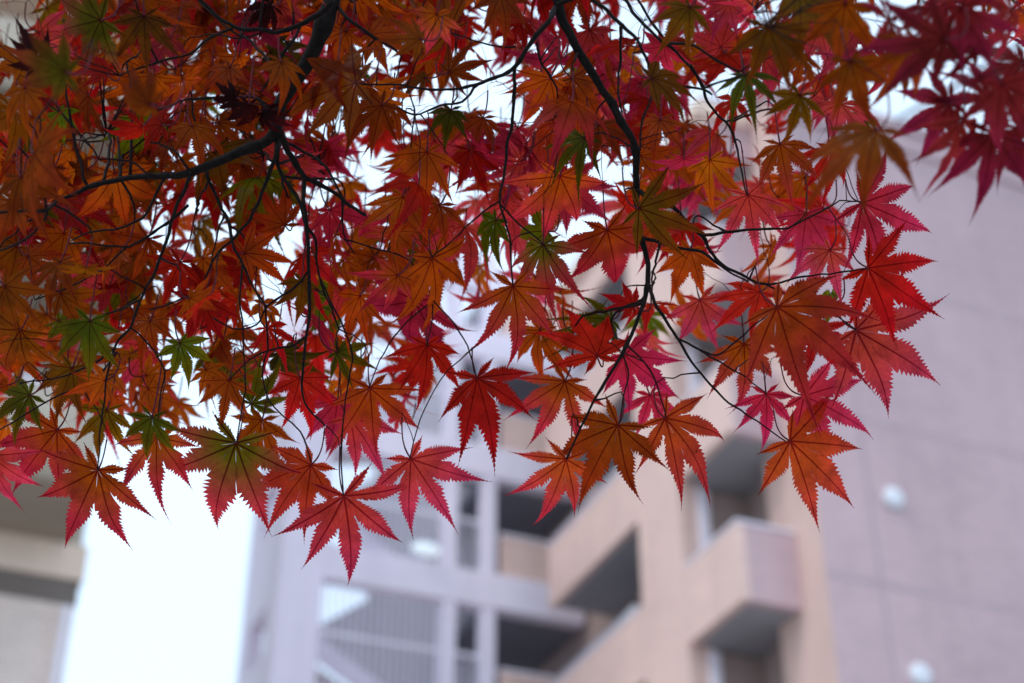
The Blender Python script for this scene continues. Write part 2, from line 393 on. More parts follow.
lp(MB().box((XL, VL-.02, zsl+hB+.001), (UL+.06, VL+.3, zsl+hB+(zf1-zf0))), 'fascia', 'fascia', bevel=.02)
zz = zsl+hB+(zf1-zf0)+.001; UO = hit_v(98, 445, VL-1.7)[0]; print('UO', UO-UL)
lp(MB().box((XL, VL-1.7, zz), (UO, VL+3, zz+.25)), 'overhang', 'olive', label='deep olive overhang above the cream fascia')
lp(MB().box((XL, VL-1.702, zz+.251), (UO-.01, VL-1.5, zz+1.35)), 'upper_parapet', 'khaki', bevel=.02)
lp(MB().box((XL, VL-1.72, zz+1.351), (UO+.01, VL-1.45, zz+1.43)), 'coping', 'trim', bevel=.01)
for q in range(1, 3):
    z2 = zz + 3.1*q
    lp(MB().box((XL, VL-1.7, z2), (UO, VL+3, z2+.25)), 'overhang', 'olive')
    lp(MB().box((XL, VL-1.702, z2+.251), (UO-.01, VL-1.5, z2+1.35)), 'upper_parapet', 'khaki', bevel=.02)
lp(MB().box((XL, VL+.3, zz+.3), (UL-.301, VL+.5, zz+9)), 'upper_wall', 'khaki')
lp(MB().box((XL, VL-1.9, zz+9.01), (UL+.3, VL+6, zz+9.3)), 'roof', 'fascia')
mb = MB().tube([(UL-.12, VL-.18, 0), (UL-.12, VL-.18, zsl-.1)], .05, 10); lp(mb, 'drainpipe', 'trim')

# ------------------------------------------------------------------ overhead cable
a = at(896, 121, 19.0); b = at(1011, 33, 15.0); d = b-a
pts = [a + d*t + Vector((0, 0, -.25*(1-(t-2)**2/4) if t < 4 else 0)) for t in [0, .25, .5, .75, 1, 1.5, 2, 3, 4]]
tag(MB().tube(pts, .03, 8).build('overhead_cable', M['cable'], smooth=True), 'grey cable crossing the sky above the end wall at the upper right', 'cable')

# ------------------------------------------------------------------ maple leaves
PAL = {  # (inner, tip) pigment as seen with light behind
 'P': ((.88, .075, .050), (.92, .055, .145)), 'M': ((.74, .030, .06), (.82, .036, .135)), 'D': ((.38, .028, .025), (.56, .024, .095)),
 'R': ((.66, .022, .006), (.74, .012, .018)), 'O': ((.66, .130, .004), (.74, .080, .006)), 'Q': ((.68, .110, .004), (.86, .035, .075)),
 'G': ((.13, .155, .004), (.24, .155, .004)), 'H': ((.19, .17, .004), (.80, .060, .080)), 'V': ((.26, .120, .003), (.38, .085, .004)),
 'B': ((.44, .098, .003), (.50, .060, .005)), 'N': ((.13, .085, .003), (.34, .035, .015)), 'W': ((.80, .100, .015), (.90, .040, .075)), 'K': ((.05, .005, .005), (.07, .005, .008)) }
NM = {'P': 'pink red leaf', 'M': 'magenta leaf', 'D': 'dark crimson leaf', 'N': 'dark olive leaf with red tips', 'W': 'red leaf with orange upper lobes', 'R': 'deep red leaf', 'O': 'orange leaf', 'Q': 'orange leaf with pink tips', 'G': 'green leaf',
      'H': 'green leaf with pink lobe tips', 'V': 'olive leaf', 'B': 'brown orange leaf', 'K': 'dark maroon curled leaf'}
def leaf_geo(rng, L, typ, curl=0.0, droop=None, shade=1.0):
    """one palmate leaf, base at origin, middle lobe along +Y, faces +Z. Returns verts, faces, uvs per vertex, colours per vertex"""
    angs = [0, 37, -37, 76, -76, 122, -122]; lens = [1, .90, .90, .68, .68, .34, .34]; wid = [.128, .120, .120, .092, .092, .046, .046]
    if rng.random() < .12: angs[3], angs[4] = 72, -72
    ja = [a + rng.uniform(-6, 6) for a in angs]; order = sorted(range(7), key=lambda i: ja[i])
    V, Fc, UV, Cc = [], [], [], []
    if droop is None: droop = rng.uniform(.05, .8)
    keel = rng.uniform(.05, .34); sx = rng.uniform(-.25, .25)
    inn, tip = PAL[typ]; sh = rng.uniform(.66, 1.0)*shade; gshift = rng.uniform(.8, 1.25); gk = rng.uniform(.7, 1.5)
    wscale = rng.uniform(.86, 1.14); tamp = rng.uniform(.8, 1.15); dryness = rng.uniform(.2, 1.3)
    for pos, i in enumerate(order):
        a = R(ja[i]); Ln = lens[i]*(rng.uniform(.84, 1.08) if i else 1); Wd = wid[i]*wscale*rng.uniform(.86, 1.14); tipc = rng.uniform(-2.2, 1.0)
        pa = ja[order[pos-1]] if pos > 0 else -180 - (ja[order[-1]]-180+0)*0 - 0
        na = ja[order[pos+1]] if pos < 6 else 180
        if pos == 0: pa = -180
        hl = R(max(10, min(70, (ja[i]-pa)/2 if pos > 0 else (ja[i]+180)*.95))); hr = R(max(10, min(70, (na-ja[i])/2 if pos < 6 else (180-ja[i])*.95)))
        bend = rng.uniform(-.16, .16); lz = rng.uniform(-.75, .35); tw = rng.uniform(-1.1, 1.1)
        nrow = 49 if Ln > .55 else 21
        d = (sin(a), cos(a)); nrm = (cos(a), -sin(a)); n0 = len(V)
        first = True
        for r in range(nrow+1):
            t = r/nrow; al = t*Ln
            if t < .42: q_ = t/.42; w = Wd*(.40+.60*q_*q_*(3-2*q_))
            else:
                s = (t-.42)/.58; w = Wd*(max(0,1-s)**1.75*(1+1.0*s*(1-s)))+.004*(1-s)
            row = []
            for side, hh in ((-1, hl), (1, hr)):
                lim = al*tan(hh); e = w; tooth = False
                if lim <= w: e = lim
                else: tooth = True
                ae = al
                if tooth and r < nrow:
                    amp = (.24*w + .004)*tamp*rng.choice((.55, .8, 1.0, 1.35))
                    if r % 2 == 0: e = max(.0015, w - amp*.9); ae = al - .006
                    else: e = w + amp*.30; ae = al + .75*Ln/nrow + rng.uniform(-.003, .005)
                    e = min(e, lim)
                if r == nrow: e = 0; ae = al
                row.append((e*side, ae, al))
            (el, ael, _), (er, aer, _) = row
            cols = [(el, ael), (el*.5, (ael+al)/2), (0, al), (er*.5, (aer+al)/2), (er, aer)]
            for ac, aa in cols:
                k = max(0, aa-.34)
                x = d[0]*aa + nrm[0]*(ac + bend*k*k*1.3); y = d[1]*aa + nrm[1]*(ac + bend*k*k*1.3)
                rr = math.hypot(x, y)
                z = -droop*rr*rr + keel*abs(ac)*min(1, aa*3) + lz*k*k + tw*ac*k + sx*x*abs(x)*.4
                z += .012*sin(aa*23+i)*abs(ac)/.1 + tipc*max(0, aa-.68*Ln)**2
                if curl: 
                    th = curl*rr; z = z*.6 - (1-cos(th))/curl*1.0; f = sin(th)/(th+1e-6); x *= f; y *= f
                V.append((x*L, y*L, z*L)); UV.append((aa, ac))
                g = min(1, max(0, (rr*gk-.22)/.6)); ed = min(1, abs(ac)/(Wd+1e-6)); g = min(1, g+.18*ed*ed)
                c = [inn[q]*(1-g)+tip[q]*g for q in range(3)]
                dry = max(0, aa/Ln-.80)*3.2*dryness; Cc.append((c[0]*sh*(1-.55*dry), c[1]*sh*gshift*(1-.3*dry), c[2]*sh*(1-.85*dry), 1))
            if r:
                q = n0 + (r-1)*5
                for m in range(4): Fc.append((q+m, q+m+1, q+m+6, q+m+5))
    return V, Fc, UV, Cc
def mesh_from(name, V, Fc, UV, Cc):
    me = bpy.data.meshes.new(name); me.from_pydata(V, [], Fc)
    ul = me.uv_layers.new(name='UVMap'); idx = [0]*len(me.loops); me.loops.foreach_get('vertex_index', idx)
    flat = []
    for i in idx: flat += UV[i]
    ul.data.foreach_set('uv', flat)
    ca = me.color_attributes.new('leafcol', 'FLOAT_COLOR', 'POINT'); fc = []
    for c in Cc: fc += c
    ca.data.foreach_set('color', fc)
    me.polygons.foreach_set('use_smooth', [True]*len(me.polygons)); me.materials.append(M['leaf']); me.update(); return me

# px, py of the leaf base, direction of the middle lobe (0 right, 90 down), its length in px, kind, distance, [curl]
LV = [
 (344,496,90,90,'P',1.33),(311,465,122,88,'W',1.36),(411,459,58,90,'P',1.36),(566,459,118,78,'W',1.36),(618,425,114,98,'B',1.33),
 (665,418,64,104,'W',1.36),(790,441,48,96,'W',1.36),(766,394,97,64,'M',1.40),(804,396,34,84,'M',1.38),(856,330,34,104,'P',1.33),
 (868,268,34,94,'R',1.30),(777,307,42,122,'Q',1.27),(760,292,140,66,'R',1.42),(744,344,104,78,'Q',1.42),(806,214,100,68,'M',1.40),
 (862,203,24,78,'M',1.32),(876,130,128,124,'B',.98),(944,39,172,104,'D',.97),(914,42,120,80,'B',1.0),(962,120,116,96,'D',1.05),(992,134,104,98,'D',1.06),
 (1002,84,60,90,'D',1.0),(1012,10,140,90,'D',1.02),(960,8,60,84,'D',1.0),(780,144,78,68,'Q',1.36),(748,195,82,78,'P',1.35),(710,160,86,64,'O',1.40),
 (640,156,18,52,'O',1.40),(639,208,22,82,'V',1.30),(745,75,80,56,'G',1.22),(651,78,30,66,'V',1.22),(768,27,72,84,'V',1.08),
 (585,138,122,70,'G',1.33),(560,176,104,74,'Q',1.37),(563,182,40,66,'P',1.45),(496,220,98,54,'G',1.38),(543,245,78,80,'H',1.36),
 (607,230,84,62,'Q',1.38),(513,286,97,90,'Q',1.34),(432,258,100,84,'O',1.32),(360,296,94,72,'O',1.36),(427,345,101,74,'R',1.38),
 (477,378,80,102,'R',1.31),(565,381,120,80,'Q',1.38),(597,356,232,64,'R',1.38),(624,355,38,74,'M',1.40),(634,306,200,40,'R',1.40),
 (370,388,84,70,'Q',1.38),(350,418,62,80,'P',1.44),(98,470,112,88,'Q',1.34),(157,437,80,92,'Q',1.36),(236,443,100,94,'H',1.34),
 (-10,455,60,74,'P',1.36),(57,430,124,82,'Q',1.38),(152,417,92,48,'G',1.28),(90,321,92,64,'G',1.26),(5,286,44,66,'B',1.26),
 (180,343,82,50,'G',1.34),(229,380,98,60,'O',1.33),(72,368,108,62,'V',1.36),(300,378,82,66,'R',1.36),(107,410,96,60,'V',1.38),
 (244,253,12,60,'O',1.36),(203,298,108,56,'R',1.40),(150,321,96,62,'O',1.40),(267,328,70,62,'R',1.38),(337,352,24,50,'G',1.40),
 (302,281,100,52,'V',1.38),(34,153,48,74,'B',1.12),(21,177,66,78,'B',1.16),(13,201,110,56,'B',1.24),(115,173,80,58,'O',1.40),
 (192,126,84,56,'O',1.33),(230,67,104,54,'O',1.38),(356,83,144,92,'B',1.24),(346,31,98,52,'O',1.34),(382,105,122,74,'B',1.30),
 (370,35,26,54,'O',1.38),(272,6,150,48,'K',1.28,2.2),(249,104,95,50,'K',1.24,2.4),(262,112,40,40,'K',1.25,2.6),(236,98,170,40,'K',1.26,2.0),(500,-6,90,66,'B',1.30),(449,31,222,62,'B',1.34),
 (420,39,176,48,'B',1.20),(449,72,345,52,'B',1.30),(425,78,150,48,'V',1.34),(550,78,122,62,'O',1.35),(572,78,58,64,'B',1.36),
 (599,125,62,56,'B',1.36),(451,110,98,44,'G',1.40),(427,152,95,70,'O',1.32),(390,103,118,66,'O',1.36),(403,197,100,66,'O',1.36),
 (628,45,160,56,'R',1.42),(721,47,240,50,'P',1.45),(690,7,124,66,'V',1.20),(800,-6,64,90,'V',1.12),(845,4,96,70,'B',1.08),
 (101,20,160,62,'H',1.22),(144,16,86,64,'V',1.24),(66,72,205,70,'N',1.02),(37,66,242,56,'K',1.20),(150,104,192,70,'B',1.04,2.6),
 (25,88,76,64,'O',1.20),(59,111,82,40,'G',1.34),(107,74,188,48,'R',1.36),(170,38,120,50,'P',1.42),(440,205,110,60,'O',1.36),
 (330,210,60,52,'M',1.46),(285,225,240,56,'O',1.42),(395,232,60,54,'O',1.40),(338,400,105,56,'M',1.46),
 (120,250,100,60,'O',1.36),(60,262,96,62,'B',1.28),(180,262,110,56,'R',1.42),(262,420,96,60,'O',1.42),(20,330,100,66,'B',1.30),(30,395,130,52,'G',1.36),
 (655,225,110,56,'Q',1.42),(700,300,70,60,'P',1.46),(690,250,110,60,'O',1.40),(735,100,120,52,'R',1.44),(800,95,110,60,'V',1.18),(830,150,100,70,'R',1.40),
 (320,150,40,54,'M',1.50),(470,150,70,60,'R',1.46),(520,20,110,54,'R',1.46),(590,30,70,56,'P',1.46),(660,120,95,56,'O',1.40),(415,300,80,58,'M',1.45),
 (950,102,150,80,'D',1.07),(990,98,205,72,'D',1.06),(975,50,200,74,'D',1.02),(1024,62,120,94,'D',1.05),(890,20,100,74,'D',1.04),(850,62,70,74,'B',1.05),(1016,128,75,80,'D',1.08),(930,8,110,60,'D',1.03),(905,70,160,60,'B',1.1),
 (830,250,120,66,'P',1.36),(815,330,60,60,'R',1.38),(540,330,80,60,'O',1.44),(650,395,70,60,'M',1.46),(455,20,110,52,'R',1.46),
]
# leaves whose pointed dark lobes cross in front of the gallery etc. stay out: only what the photograph shows
bound = [(-60,455),(60,440),(150,450),(240,440),(330,430),(400,425),(440,385),(520,350),(560,370),(640,390),(700,360),(770,350),(830,330),(830,260),(800,225),(840,170),(900,130),(1000,140),(1090,150)]
def ylim(x):
    for (x0, y0), (x1, y1) in zip(bound, bound[1:]):
        if x0 <= x <= x1: return y0 + (y1-y0)*(x-x0)/(x1-x0)
    return 0
# open places where the sky or the building shows through: (x, y, radius)
GAPS = [(578,205,34),(610,180,26),(620,265,34),(470,190,16),(462,350,28),(520,365,26),(372,180,22),(365,345,20),(35,410,34),(290,250,14),(218,225,14),
        (735,235,26),(805,160,18),(700,300,16),(760,160,16),(900,105,26),(910,25,18),(1000,60,24),(170,75,8),(460,95,14),(378,70,14),(15,100,12),
        (20,20,46),(885,95,24),(940,88,20),(985,70,24),(1005,30,30),(1010,120,22),(905,60,18),(340,120,14),(420,105,12),(500,105,14),(560,45,12),(600,15,12),(640,35,12),(740,120,14),(480,30,12),(275,290,14),(160,235,12),(95,140,14),(365,165,14),(590,285,20),(655,280,20),(440,300,12),(500,330,14)]
rng = random.Random(21)
def clear(x, y, m):
    return all((x-gx)**2+(y-gy)**2 > (gr*(.5 if gx < 330 else .66)+m)**2 for gx, gy, gr in GAPS)
fill = []; tries = 0
pts_used = [(l[0]+cos(R(l[2]))*l[3]*.4, l[1]+sin(R(l[2]))*l[3]*.4) for l in LV]
NF = 780
while len(fill) < NF and tries < 60000:
    tries += 1
    x = rng.uniform(-50, 1070); y = rng.uniform(-60, 450)
    ang = rng.gauss(95, 45); L = rng.uniform(38, 62); cx = x+cos(R(ang))*L*.4; cy = y+sin(R(ang))*L*.4
    ty = y + sin(R(ang))*L; tx = x + cos(R(ang))*L
    if cy+L*.35 > ylim(cx) or ty > ylim(min(max(tx, -59), 1089)): continue
    dens = 1.0 if cx < 620 else (.55 if cx < 840 else .5)
    if cy > 250: dens *= .7
    if 430 < cx and cy > 250: dens *= .45
    if rng.random() > dens: continue
    if not clear(cx, cy, L*.36): continue
    md = min(math.hypot(cx-p, cy-q) for p, q in pts_used)
    if md < (22 if len(fill) < 200 else 7): continue
    if cy < 0: typ = rng.choice('OOBRV')
    else: typ = rng.choice('OOOQQRBRPBOV' if cx < 260 else 'PPOORQQOPMOR' if cx < 480 else 'PPMMPRRQOPWQ') if rng.random() < .93 else 'G'
    pts_used.append((cx, cy)); fill.append((x, y, ang, L, typ, (rng.uniform(1.42, 1.85) if rng.random() > .05 else rng.uniform(1.24, 1.33)) if cx < 850 else rng.uniform(1.1, 1.6)))

for q in range(170):       # the crown goes on above the picture: unseen leaves added to shade those below
    fill.append((rng.uniform(-120, 1120), rng.uniform(-430, -60), rng.gauss(95, 50), rng.uniform(48, 72), rng.choice('OORPBQV'), rng.uniform(1.15, 1.9)))
# --------------------------------------------------------------- tree skeleton traced from the photograph
BR = [
 ([(335,-6),(322,30),(308,62),(292,86),(281,105),(277,130),(262,143),(240,152),(210,165),(180,175),(165,176),(130,178),(95,186),(75,193),(58,201)],20,3,1.36),
 ([(279,132),(292,158),(303,175),(308,180),(330,190),(345,202),(366,216)],8,3,1.37),
 ([(305,178),(304,200),(308,230),(310,278),(310,311),(305,345),(304,368),(303,398),(312,413)],5.5,2,1.37),
 ([(277,130),(278,150),(279,169),(300,202),(306,224),(315,239),(317,263),(322,285),(340,330)],6,1.6,1.39),
 ([(277,140),(275,155),(265,185),(255,210),(250,220),(235,237),(222,250),(213,261),(200,291),(183,298),(150,310)],5,1.6,1.35),
 ([(209,165),(207,176),(220,204),(228,222),(232,245),(242,263),(253,285),(263,305),(267,335),(268,350)],4.5,1.6,1.38),
 ([(192,170),(188,182),(176,208),(170,232),(160,258),(153,275),(143,295),(130,327),(116,346),(108,375),(105,395),(100,430),(98,470)],5,1.5,1.34),
 ([(166,176),(158,190),(148,212),(137,222),(120,229),(90,233),(72,240)],4,1.6,1.36),
 ([(187,205),(170,222),(156,232),(135,243),(125,247),(88,243),(70,245)],4,1.6,1.37),
 ([(128,246),(115,259),(95,275),(60,290),(35,300)],2.6,1.4,1.38),
 ([(140,300),(120,310),(100,316),(80,328),(62,340)],2.6,1.4,1.37),
 ([(116,348),(95,362),(75,372),(50,380),(20,384)],3,1.4,1.37),
 ([(116,352),(90,385),(60,395),(30,412),(0,430)],2.6,1.4,1.38),
 ([(58,201),(47,210),(30,211),(8,212),(-10,214)],4.5,3,1.22),
 ([(47,209),(43,222),(30,236),(12,246),(-10,254)],3.6,2.4,1.24),
 ([(333,0),(318,14),(300,26),(278,33),(259,30),(239,29),(227,23),(212,10),(196,-4)],7,3,1.32),
 ([(232,29),(212,37),(200,47),(188,54),(165,60),(140,68),(120,76)],4,2,1.30),
 ([(300,27),(290,46),(275,66),(268,80),(262,92)],4,2,1.32),
 ([(338,8),(352,21),(370,35),(391,48),(402,56)],5,2.4,1.35),
 ([(270,112),(253,98),(233,98),(187,100),(165,108),(155,112)],4,1.8,1.31),
 ([(190,170),(180,158),(173,150),(158,144),(150,142)],3.4,1.6,1.33),
 ([(158,176),(147,173),(133,162),(115,160),(100,160)],3.2,1.6,1.33),
 ([(286,142),(295,147),(311,155),(327,167),(337,187),(341,202),(344,235),(354,253)],4,1.5,1.38),
 ([(308,272),(296,285),(283,295),(267,305),(257,325),(233,328),(213,318)],3.4,1.5,1.36),
 ([(305,338),(290,346),(267,351),(250,360),(232,378)],3,1.4,1.37),
 ([(268,350),(262,370),(268,400),(300,430),(311,463)],2.4,1.4,1.36),
 ([(317,270),(330,300),(345,330),(352,360),(345,400),(341,450),(344,494)],2.6,1.5,1.35),
 ([(130,327),(150,345),(165,372),(160,400),(157,436)],2.4,1.4,1.36),
 ([(242,262),(240,300),(243,340),(245,390),(237,442)],2.4,1.4,1.35),
 ([(555,-6),(562,20),(575,45),(592,72),(608,98),(622,122),(635,144),(636,165),(636,200),(641,235),(648,263),(647,290),(638,317),(623,352),(607,381),(590,408),(572,446),(567,458)],12,1.6,1.36),
 ([(637,190),(657,202),(674,208),(688,224),(702,236),(711,251),(722,264),(737,272),(764,284),(797,278),(830,273),(868,268)],6,1.6,1.35),
 ([(702,235),(727,233),(744,230),(770,229),(788,229),(800,220),(806,214)],4,1.4,1.37),
 ([(641,237),(660,243),(680,248),(701,251),(717,263),(730,272),(748,281)],5,1.8,1.38),
 ([(648,285),(655,303),(669,325),(683,347),(695,368),(714,389),(724,399),(747,416),(787,442)],4.4,1.5,1.36),
 ([(676,338),(700,350),(714,356),(728,349),(750,330),(776,308)],3,1.4,1.32),
 ([(700,352),(722,362),(747,379),(765,393)],2.6,1.3,1.38),
 ([(764,284),(800,300),(830,312),(856,330)],2.6,1.4,1.34),
 ([(788,229),(815,214),(840,202),(862,202)],2.4,1.3,1.35),
 ([(623,355),(628,375),(622,400),(619,424)],2.6,1.4,1.34),
 ([(626,345),(650,370),(662,400),(665,417)],2.6,1.4,1.36),
 ([(556,8),(548,21),(533,39),(523,55),(515,68),(498,76),(476,85),(453,89),(425,89),(400,86),(358,84)],7,1.6,1.33),
 ([(515,68),(515,90),(512,120),(508,140),(504,178),(500,200),(505,222),(509,240),(511,263),(513,285)],4.5,1.5,1.35),
 ([(500,200),(483,213),(460,232),(433,257)],2.6,1.3,1.34),
 ([(501,205),(515,220),(530,233),(543,245)],2.6,1.3,1.36),
 ([(476,86),(462,102),(440,106),(415,115),(392,104)],3.4,1.5,1.36),
 ([(536,42),(541,60),(550,76),(556,92),(556,116)],3.2,1.6,1.38),
 ([(515,46),(500,47),(480,42),(450,32)],2.6,1.4,1.35),
 ([(560,5),(580,-4),(600,4),(612,18),(625,29),(637,39),(645,55),(652,70),(674,84),(702,90),(713,95)],5.5,2.4,1.30),
 ([(652,70),(652,85),(651,101),(642,121),(640,155)],3.6,1.6,1.34),
 ([(612,-8),(625,0),(637,16),(651,31),(664,43),(677,53)],4.4,3,1.32),
 ([(690,66),(702,86),(706,98),(717,113),(730,127),(737,151),(744,181),(748,195)],4.6,1.5,1.34),
 ([(668,44),(692,45),(717,60),(738,73)],4,2,1.27),
 ([(703,87),(725,80),(742,76)],3.4,1.8,1.26),
 ([(621,28),(621,59),(618,78),(618,98),(622,112)],3.8,1.8,1.34),
 ([(690,66),(680,56),(668,44),(650,20),(638,0),(630,-10)],3.6,2.4,1.32),
 ([(752,6),(760,18),(768,27)],2.6,1.6,1.12),
 ([(729,122),(760,112),(790,104),(812,96)],3,1.4,1.3),
 ([(555,176),(557,150),(560,130),(556,116)],1.8,1.4,1.37),
 ([(636,150),(620,140),(603,132),(585,137)],2.4,1.4,1.35),
 ([(560,110),(556,118),(590,142),(640,146)],1.6,1.2,1.42),
 ([(344,240),(380,250),(410,262),(432,300),(427,345)],2.0,1.3,1.38),
 ([(432,300),(450,320),(468,345),(477,377)],1.9,1.3,1.36),
 ([(432,300),(400,330),(380,360),(370,387)],1.9,1.3,1.38),
 ([(476,345),(440,380),(420,420),(411,458)],1.5,1.2,1.37),
]
tree = empty('maple_tree', (-2.3, .7, 0))
tag(tree, 'Japanese maple in autumn with red and orange leaves hanging across the top', 'tree')
tbase = Vector((-2.3, .7, 0))
nodes = []      # skeleton points that a twig can grow from
def smooth_path(P, k=4):
    out = []
    for i in range(len(P)-1):
        p0 = P[max(i-1, 0)]; p1 = P[i]; p2 = P[i+1]; p3 = P[min(i+2, len(P)-1)]
        for j in range(k):
            t = j/k; out.append(.5*((2*p1)+(p2-p0)*t+(2*p0-5*p1+4*p2-p3)*t*t+(-p0+3*p1-3*p2+p3)*t**3))
    out.append(P[-1]); return out
def bough(name, P, w0, w1, mat, parent=tree, sides=8, lumps=.16, add=True):
    n = len(P); rad = []
    for i in range(n):
        t = i/(n-1); r = (w0*(1-t)+w1*t)
        r *= 1 + lumps*(noise.noise(P[i]*55)) + (.22 if random.random() < .10 else 0)
        rad.append(r)
    o = MB().tube([p-tbase for p in P], rad, sides).build(name, mat, parent, smooth=True)
    if add: nodes.extend([(P[i], rad[i]) for i in range(n)])
    return o
for bi, (pp, w0, w1, d) in enumerate(BR):
    d -= .045
    P = []
    for i, (x, y) in enumerate(pp):
        dd = d + .03*noise.noise(Vector((x*.012, y*.012, bi*3.7)))
        if i == 0 and nodes and bi not in (0, 29) and y > 0:      # start on the wood it grows from
            q = min(nodes, key=lambda q: ((q[0]-at(x, y, d)).length))
            dd = (q[0]-CAM).dot(fwd); 
        P.append(at(x+random.uniform(-.8, .8), y+random.uniform(-.8, .8), dd))
    P = smooth_path(P)
    P = [p + Vector((noise.noise(p*90), noise.noise(p*90+Vector((7,0,0))), noise.noise(p*90+Vector((0,9,0)))))*.0012 for p in P]
    d_ = d/F*.5
    big = w0 > 3.9
    bough('branch' if big else 'twig', P, w0*d_*.85, w1*d_*1.0, M['bark'] if big else M['twig'], sides=10 if w0 > 7 else 7)
# boughs above the frame that carry them, and the trunk at the left
jA = at(335, -6, 1.36); jB = at(555, -6, 1.36); jC = at(585, -12, 1.32)
hub = Vector((-.55, .95, 3.15))
mainp = [Vector((-2.3,.7,0)), Vector((-2.34,.74,.7)), Vector((-2.22,.78,1.4)), Vector((-2.0,.8,2.0)), Vector((-1.5,.84,2.6)), Vector((-1.0,.9,2.95)), hub]
sp = smooth_path(mainp, 6); rr = [.085*(1-i/(len(sp)-1))+.022 for i in range(len(sp))]; rr[0] = .14; rr[1] = .11
MB().tube([p-tbase for p in sp], rr, 14).build('trunk', M['bark'], tree, smooth=True)
bough('branch', smooth_path([hub, Vector((-.4,1.0,3.0)), jA*.45+Vector((-.36,1.05,2.9))*.55, jA]), .019, .0082, M['bark'], add=False)
bough('branch', smooth_path([hub, Vector((-.3,1.02,3.15)), Vector((-.05,1.06,3.0)), jB]), .016, .0052, M['bark'], add=False)
bough('branch', smooth_path([sp[-8], Vector((-1.5,1.1,3.1)), Vector((-1.2,1.5,3.4)), Vector((-.9,1.9,3.6))]), .03, .006, M['bark'], add=False)

# --------------------------------------------------------------- put the leaves on
allL = [(l, True) for l in LV] + [(l, False) for l in fill]
def area(l): 
    return l[3] if (0 < l[0]+cos(R(l[2]))*l[3]*.4 < W and l[1]+sin(R(l[2]))*l[3]*.4 > 0) else 0
order = sorted(range(len(allL)), key=lambda i: -(area(allL[i][0]) + (25 if allL[i][1] else 0)))
single = set(order[:100])
camM = Matrix((rgt, upv, -fwd)).transposed()     # columns: right, up, toward the camera
massV, massF, massUV, massC = [], [], [], []
stV = MB(); heads = []
lrng = random.Random(5)
for i, (l, key) in enumerate(allL):
    x, y, ang, Lp, typ, d = l[:6]; curl = l[6] if len(l) > 6 else 0
    base_p = at(x, y, d); L = Lp*d/F
    tx = lrng.gauss(0, .36 if key else .75); ty = lrng.gauss(0, .42 if key else .8); tx = max(-1.2, min(1.2, tx)); ty = max(-1.2, min(1.2, ty))
    if key and (y > 375 or x > 780 and y > 190): tx *= .4; ty *= .45
    L /= max(.72, cos(tx))
    th = R(-ang-90)      # turns +Y to the image direction
    rot = camM.to_3x3() @ Matrix.Rotation(th + 0, 3, 'Z') @ Matrix.Rotation(tx, 3, 'X') @ Matrix.Rotation(ty, 3, 'Y')
    # check: +Y -> angle; image right = +x, image down = -y
    rot = camM.to_3x3() @ Matrix.Rotation(R(-ang) - pi/2, 3, 'Z') @ Matrix.Rotation(tx, 3, 'X') @ Matrix.Rotation(ty, 3, 'Y')
    if not key and lrng.random() < .12: curl = lrng.uniform(1.0, 2.5)
    V, Fc, UV, Cc = leaf_geo(lrng, L, typ, curl, shade=(.72 if d < 1.3 and y < 160 else .80 if y < 150 or x < 170 and y < 300 else 1.06 if y > 330 else 1.0))  # crown shade put into the leaf colour: darker at top, lighter along lower fringe
    if key and not curl:       # turn and size the leaf so that its middle lobe really ends where the photograph has it
        iv = max(range(len(V)), key=lambda q: UV[q][0] if abs(atan2(V[q][0], V[q][1])) < .45 else -1)
        P_ = base_p + rot @ Vector(V[iv]) - CAM; qd = P_.dot(fwd)
        ex = 512 + P_.dot(rgt)/qd*F - x; ey = 341.5 - P_.dot(upv)/qd*F - y
        cur = math.hypot(ex, ey); k_ = max(.85, min(1.35, Lp/max(cur, 1))); da = atan2(ey, ex) - R(ang)
        V = [(a*k_, b*k_, c*k_) for a, b, c in V]
        rot = camM.to_3x3() @ Matrix.Rotation(da, 3, 'Z') @ camM.to_3x3().transposed() @ rot
    # leaf stalk leaves the base backward, then turns up
    back = rot @ Vector((0, -1, 0)); up = Vector((0, 0, 1)); sl = lrng.uniform(.016, .030)
    s = [base_p, base_p + back*sl*.35, base_p + (back*.75+up*.35)*sl*.75, base_p + (back*.55+up*.75)*sl*1.15]
    s = smooth_path(s, 3)
    if i in single:
        me = mesh_from('leaf', V, Fc, UV, Cc); o = bpy.data.objects.new('leaf', me); C.objects.link(o); o.parent = tree
        mw = rot.to_4x4(); mw.translation = base_p - tbase; o.matrix_local = mw
        o['label'] = NM[typ]
        inv = mw.inverted()
        m_ = MB().tube([inv @ (p - tbase) for p in s], [.00075]*4+[.0006]*(len(s)-5)+[.0008], 5); m_.build('stalk', M['stalk'], o, smooth=True)
    else:
        n0 = len(massV); mw = rot.to_4x4(); mw.translation = base_p - tbase
        massV += [tuple(mw @ Vector(v)) for v in V]; massF += [tuple(n0+q for q in f) for f in Fc]; massUV += UV; massC += Cc
        stV.tube([p - tbase for p in s], .0007, 5)
    heads.append((s[-1], s[-1]-s[-2]))
me = mesh_from('foliage', massV, massF, massUV, massC); o = bpy.data.objects.new('foliage', me); C.objects.link(o); o.parent = tree; o['kind'] = 'stuff'
stV.build('leaf_stalks', M['stalk'], tree, smooth=True)['kind'] = 'stuff'
